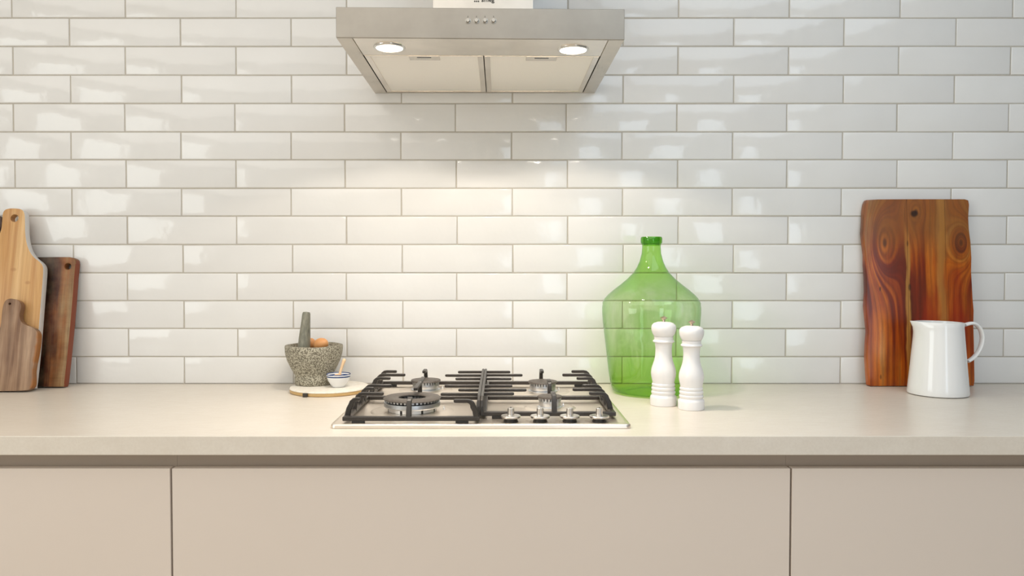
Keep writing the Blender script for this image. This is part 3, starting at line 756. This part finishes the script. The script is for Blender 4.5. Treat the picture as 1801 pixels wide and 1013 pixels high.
# ------------------------------------------------------------------ jug
JY = -.172; JX, rb = round_at(1597, 1710, JY)
kj = (JY + CAM_D) / F_PX
jug = thing('white_jug', (JX, JY, WZ), 'white china jug with curved handle in front of the acacia board', 'jug'); jr = jug.location
HJ = at_y(1655, 567, JY).z - WZ
rt_ = round_at(1612, 1700.5, JY)[1]
def jmod(r, z, a):
    k2 = max(0, (z - (HJ+WZ) + .040) / .040)
    d = math.cos(a - R(182)); s = max(0, d) ** 14
    lip = max(0, (z - (HJ+WZ) + .012) / .012)
    return r + s*k2**1.6*.0150 + .0018*lip, z + s*k2*.0020 - (.0008*math.cos(a)*lip)
pf = [(0,WZ+.0003),(rb*.90,WZ+.0003),(rb*.985,WZ+.0022),(rb,WZ+.006)]
for i in range(1, 15): u_ = i/14; pf.append((rb + (rt_-rb)*u_**.92, WZ+.006+(HJ-.006)*u_))
pf += [(rt_-.0012, WZ+HJ+.0014), (rt_-.0032, WZ+HJ+.0008)]
for i in range(13, 0, -1): u_ = i/14; pf.append((rb+(rt_-rb)*u_**.92-.0042, WZ+.006+(HJ-.006)*u_))
pf += [(rb*.8, WZ+.006), (0, WZ+.006)]
build('body', MB().lathe(pf, (JX,JY,0), 80, jmod), M['china'], jug, jr, smooth_angle=50)
hp = [(1699,571.5),(1708,568.5),(1717,571),(1724.5,580),(1727.5,593),(1725.5,607),(1720,619),(1712.5,628.5),(1705,635.5)]
P = [at_y(a_, b_, JY) for a_, b_ in hp]
P[0] = P[0] + Vector((-.004,0,0)); P[-1] = P[-1] + Vector((-.004,0,0))
Q = []
for i in range(len(P)-1):                                   # Catmull-Rom
    p0, p1, p2, p3 = P[max(i-1,0)], P[i], P[i+1], P[min(i+2,len(P)-1)]
    for s_ in range(4):
        t = s_/4; Q.append(.5*((2*p1)+(p2-p0)*t+(2*p0-5*p1+4*p2-p3)*t*t+(3*p1-p0-3*p2+p3)*t**3))
Q.append(P[-1])
build('handle', MB().sweep(Q, (0,1,0), ell_sec(.0175,.0085,14), [(1.15-.25*i/len(Q), 1.0) for i in range(len(Q))]), M['china'], jug, jr, smooth_angle=60)

# ------------------------------------------------------------------ boards
def cr(pts, n=6):
    out = []; L = len(pts)
    for i in range(L):
        p0, p1, p2, p3 = (Vector(pts[(i+j) % L]) for j in (-1,0,1,2))
        for s_ in range(n):
            t = s_/n; out.append(.5*((2*p1)+(p2-p0)*t+(2*p0-5*p1+4*p2-p3)*t*t+(3*p1-p0-3*p2+p3)*t**3))
    return out
def board(name, outline, lean, thick, material, label, cat, hole=None, bevel=.002):
    y0, y1, h = lean
    pts = [at_lean(a_[0], a_[1], *lean) for a_ in outline]
    nrm = Vector((0, h, -(y1-y0))).normalized()             # into the board, away from the room
    lowest = min(q.z for q in pts)
    back = [p + nrm*thick for p in pts]
    low2 = min(q.z for q in back); dz = WZ + .0003 - min(lowest, low2)
    bm = bmesh.new()
    def ringv(L): return [bm.verts.new(p) for p in L]
    hl = None
    if hole:
        c = at_lean(hole[0], hole[1], *lean); rr = (at_lean(hole[0]+hole[2], hole[1], *lean)-c).length
        upv = Vector((0, (y1-y0), h)).normalized()
        hl = [c + Vector((1,0,0))*rr*math.cos(2*PI*k/20) + upv*rr*math.sin(2*PI*k/20) for k in range(20)]
    sides = []
    for off in (0, 1):
        A = ringv([p + nrm*thick*off for p in pts]); E_ = [bm.edges.new((A[i], A[(i+1)%len(A)])) for i in range(len(A))]
        B = None
        if hl:
            B = ringv([p + nrm*thick*off for p in hl]); E_ += [bm.edges.new((B[i], B[(i+1)%len(B)])) for i in range(len(B))]
        bmesh.ops.triangle_fill(bm, edges=E_, use_beauty=True)
        sides.append((A, B))
    for w_ in (0, 1):
        A, B = sides[0][w_], sides[1][w_]
        if A is None: continue
        for i in range(len(A)):
            j = (i+1) % len(A); bm.faces.new((A[i], A[j], B[j], B[i]))
    bmesh.ops.recalc_face_normals(bm, faces=bm.faces)
    loops = []
    for A, B in sides:
        for L_ in (A, B):
            if L_: loops += [bm.edges.get((L_[i], L_[(i+1)%len(L_)])) for i in range(len(L_))]
    bmesh.ops.bevel(bm, geom=[e for e in loops if e], offset=bevel, segments=2, profile=.5, affect='EDGES', clamp_overlap=True)
    cxm = sum(p.x for p in pts)/len(pts); root = Vector((cxm, y0, WZ))
    me = bpy.data.meshes.new(name)
    for v_ in bm.verts: v_.co = v_.co - root; v_.co.z += dz if abs(dz) < .03 else 0
    bm.to_mesh(me); bm.free()
    me.polygons.foreach_set('use_smooth', [True]*len(me.polygons)); me.set_sharp_from_angle(angle=R(40))
    me.materials.append(material); o = bpy.data.objects.new(name, me); COL.objects.link(o); o.location = root
    return tag(o, label, cat)
# acacia serving board on the right
LR = (-.0500, -.0215, .50)
cR = at_lean(1617, 680, *LR).x
def lp_(x, y):
    q = at_lean(x, y, *LR); return (q.x - cR - DXR, q.z - WZ)
outR = [(1525,353.5),(1545,352.3),(1600,352),(1660,352),(1697,352),(1703.5,354),(1704.8,362),(1703.5,385),(1704.5,405),(1707.5,428),(1709,455),(1708.5,480),(1710,505),(1711,525),(1713,548),(1712.5,575),(1713.5,605),(1714,640),(1714.5,672),(1713,680.5),(1640,681),(1560,681),(1531,681),(1528.5,679),(1527,660),(1525,630),(1526,605),(1527.5,585),(1525,560),(1523,540),(1524.5,515),(1524,490),(1522.5,468),(1522.5,450),(1520,430),(1518,412),(1519.5,390),(1520,372),(1522,360)]
DXR = sum(at_lean(a_, b_, *LR).x for a_, b_ in outR)/len(outR) - cR
S1 = lambda x, y, rx, ry: (*lp_(x, y), rx*.00151, ry*.00151)
knotsR = [S1(1556,427,20,46), S1(1690,427,19,34), S1(1611,372,16,26)]
xs1, xs2 = lp_(1597,500)[0], lp_(1660,500)[0]
def splitR(x, z, c):
    # three planks glued side by side; a pale sapwood strip runs along both joints
    n_ = nz(vec(x*6.0, z*3.0, 1.0), 2.5, 3)
    s_a = x - (xs1 + .0) + (n_ - .5)*.022; s_b = x - (xs2 - .004) + (n_ - .5)*.030
    za = smooth(z, .46, .34)
    mot = nz(vec(x*34.0, z*9.0, 9.0), 1, 5, .65)
    c = mix(clamp(mot*2.6-1.1)*.62, c, srgb(92,38,12))
    c = mix(smooth(z, .32, .44)*.62, c, srgb(122,82,46))
    red = smooth(nz(vec(x*10.0, z*3.0, 21.0), 1, 3), .50, .66)*smooth(z, .44, .30)*smooth(z, .0, .20)
    c = mix(red*.7, c, srgb(150,34,4))
    c = mix(smooth(s_a.abs(), .0085, .002)*.75*za, c, srgb(196,140,66))
    c = mix(smooth(s_b.abs(), .015, .003)*.65, c, srgb(180,124,58))
    for kx_, ky_, rx_, rz_, am in ((1608,376,.0125,.0110,.92),(1548,508,.0034,.0085,.75),(1600,505,.0045,.0120,.7),(1549,663,.0030,.0080,.6),(1596,428,.0030,.0100,.6)):
        q_ = lp_(kx_, ky_)
        dd_ = (((x-q_[0])/rx_).pow(2.0) + ((z-q_[1])/rz_).pow(2.0)).sqrt() + (n_ - .5)*.8
        c = mix(smooth(dd_, 1.15, .45)*am, c, srgb(34,16,8))
    c = mix(smooth((x-xs1).abs(), .0010, .0003)*.7, c, srgb(50,22,8))
    return mix(smooth((x-(xs2+.006)).abs(), .0009, .0003)*.5, c, srgb(60,26,10))
def driftR(x, z):
    red = smooth(z, .42, .26) * smooth(z, .02, .22)
    up = smooth(z, .33, .46)
    return (nz(vec(x*9.0, z*3.2, 5.0), 1, 2) - .5)*.9 - red*.12 + up*.02
M['acacia'] = wood('oiled_acacia', knotsR, [(0,srgb(84,30,10)),(.28,srgb(128,42,8)),(.45,srgb(178,82,12)),(.62,srgb(202,108,24)),(.80,srgb(208,126,44)),(1,srgb(204,142,70))], 420.0, .022, 26.0, .30, .32, driftR, splitR)
bR = board('acacia_board', outR, LR, .020, M['acacia'], 'large reddish acacia serving board with wavy edges behind the white jug', 'chopping board', bevel=.0022)
# left group
dark_stops = [(0,srgb(28,10,3)),(.22,srgb(84,36,12)),(.40,srgb(148,88,40)),(.62,srgb(152,112,68)),(.8,srgb(172,140,98)),(1,srgb(190,162,124))]
LD = (-.0780, -.0270, .34)
outD = [(50,457),(66,456.2),(100,455.8),(122,456.0),(129,457.5),(132.5,461),(133,468),(130.5,492),(127,540),(122.5,590),(117.5,640),(112.8,680),(111,684.5),(90,684.5),(40,684.5)]
def driftD(x, z): return smooth(x, -.060, .045)*1.0 - .52 + (nz(vec(x*10.0, z*8.0, 3.0), 1, 3)-.5)*.9
def splitD(x, z, c):
    s_ = nz(vec(x*9.0, z*60.0, 1.0), 1, 4, .7); s2_ = nz(vec(x*30.0, z*22.0, 7.0), 1, 3, .6)
    c = mix(clamp(s_*2.4-1.0)*.45, c, srgb(84,46,20)); return mix(clamp(s2_*2.4-.9)*.16, c, srgb(196,170,130))
M['walnut'] = wood('weathered_walnut', [], dark_stops, 200.0, .02, 22.0, .5, .3, driftD, splitD)
wb_ = board('walnut_board', outD, LD, .025, M['walnut'], 'dark mottled rectangular board with a hanging hole behind the bamboo board', 'chopping board', (119,472.5,5.6), .003)
M['redside'], _ = mat('reddish_heartwood_side', srgb(134,62,30), .5); wb_.data.materials.append(M['redside'])
for p_ in wb_.data.polygons:
    if p_.normal.x > .7 and p_.center.x > .02 and p_.area > 3e-5: p_.material_index = 1
LB = (-.1180, -.0400, .47)
def mirror(L, c): return L
outB = cr([(-12,440),(-4,425),(2,408),(4,392),(5,380),(9,373.5),(17,371),(28,371),(38,373),(43,380),(44,395),(44.5,415),(47,432),(52,446),(60,457),(70,465),(75,472),(76,482),(74,510),(70,560),(66,610),(61.5,655),(58,684),(55,687.5),(20,688),(-60,688),(-90,687),(-94,660),(-90,600),(-82,500),(-72,474),(-55,465),(-30,455)], 3)
bam = [(0,srgb(170,116,64)),(.3,srgb(200,150,92)),(.6,srgb(217,174,116)),(1,srgb(230,192,138))]
def splitB(x, z, c):
    s_ = (x*110.0).sin()
    c = mix(smooth(s_, .97, 1.0)*.25, c, srgb(176,128,76))
    for kx, kz, rx, rz in KB:
        d = (((x-kx)/rx).pow(2.0) + ((z-kz)/rz).pow(2.0)).sqrt()
        c = mix(smooth(d, 1.1, .3)*.45, c, srgb(166,112,60))
    return c
cB = sum(at_lean(a_[0], a_[1], *LB).x for a_ in outB)/len(outB)
KB = []
for kx, ky, a_, b_ in ((24,474,.010,.006),(49,497,.009,.006),(20,560,.010,.006)):
    q = at_lean(kx, ky, *LB); KB.append((q.x-cB, q.z-WZ, a_, b_))
M['bamboo'] = wood('pale_bamboo', [], bam, 330.0, .004, 60.0, .38, .18, None, splitB)
M['whiteedge'], _ = mat('white_painted_edge', (.74,.71,.68), .4)
bb_ = board('bamboo_board', outB, LB, .020, M['bamboo'], 'tall pale bamboo paddle board with rounded handle at the left edge', 'chopping board', (25.5,388,7.0), .0016)
bb_.data.materials.append(M['whiteedge'])
for p_ in bb_.data.polygons:                                # painted side faces, not the hole
    nrm_ = p_.normal
    if abs(nrm_.y) < .75 and not (at_lean(25.5,388,*LB) - Vector(bb_.location) - p_.center).length < .02: p_.material_index = 1
# a fourth board mostly outside the picture: only the round end of its handle shows
LF = (-.0550, -.0175, .44)
outF = cr([(3,404),(1,397),(-6,393.5),(-13,396),(-17,404),(-20,430),(-30,455),(-70,470),(-95,500),(-95,676),(20,676),(22,520),(8,470),(-2,440),(0,420),(3,411)], 3)
M['darkwood'] = wood('dark_stained_wood', [], [(0,srgb(50,26,14)),(.5,srgb(92,54,30)),(1,srgb(120,78,48))], 200.0)
LS = (-.1480, -.1080, .235)
outS = cr([(-20,612),(-6,592),(1,575),(3,558),(5,543),(9,531.5),(17,527.5),(27,529),(35,534),(37,543),(34,555),(36,566),(43,573),(54,577),(62,582),(66.5,590),(66,604),(63.5,622),(60,640),(57.5,655),(57.5,668),(57,680),(52,686.5),(44,689),(10,690),(-50,690),(-75,684),(-80,650),(-74,615),(-50,600)], 3)
def driftS(x, z): return (nz(vec(x*14.0, z*9.0, 3.0), 1, 3)-.5)*.7 + .06
def splitS(x, z, c):
    ed = x + z*(-.03) + (nz(vec(x, z*14.0, 2.0), 3, 2)-.5)*.012
    c = mix(smooth(ed, XE-.006, XE+.0015), c, srgb(156,100,48))
    return mix(smooth(ed, XE+.004, XE+.009)*.8, c, srgb(66,32,14))
cS = sum(at_lean(a_[0], a_[1], *LS).x for a_ in outS)/len(outS)
XE = at_lean(59, 620, *LS).x - cS + .0022
M['rustic'] = wood('weathered_rustic_wood', [], [(0,srgb(84,54,36)),(.3,srgb(134,100,74)),(.5,srgb(164,132,104)),(.75,srgb(184,154,126)),(1,srgb(200,174,144))], 190.0, .03, 20.0, .5, .35, driftS, splitS)
board('rustic_board', outS, LS, .018, M['rustic'], 'small weathered wooden paddle board with bark edge in front of the bamboo board', 'chopping board', (17,536.5,2.2), .0028)
board('dark_paddle_board', outF, LF, .014, M['darkwood'], 'dark brown board behind the bamboo board, only its rounded handle end showing', 'chopping board', None, .003)
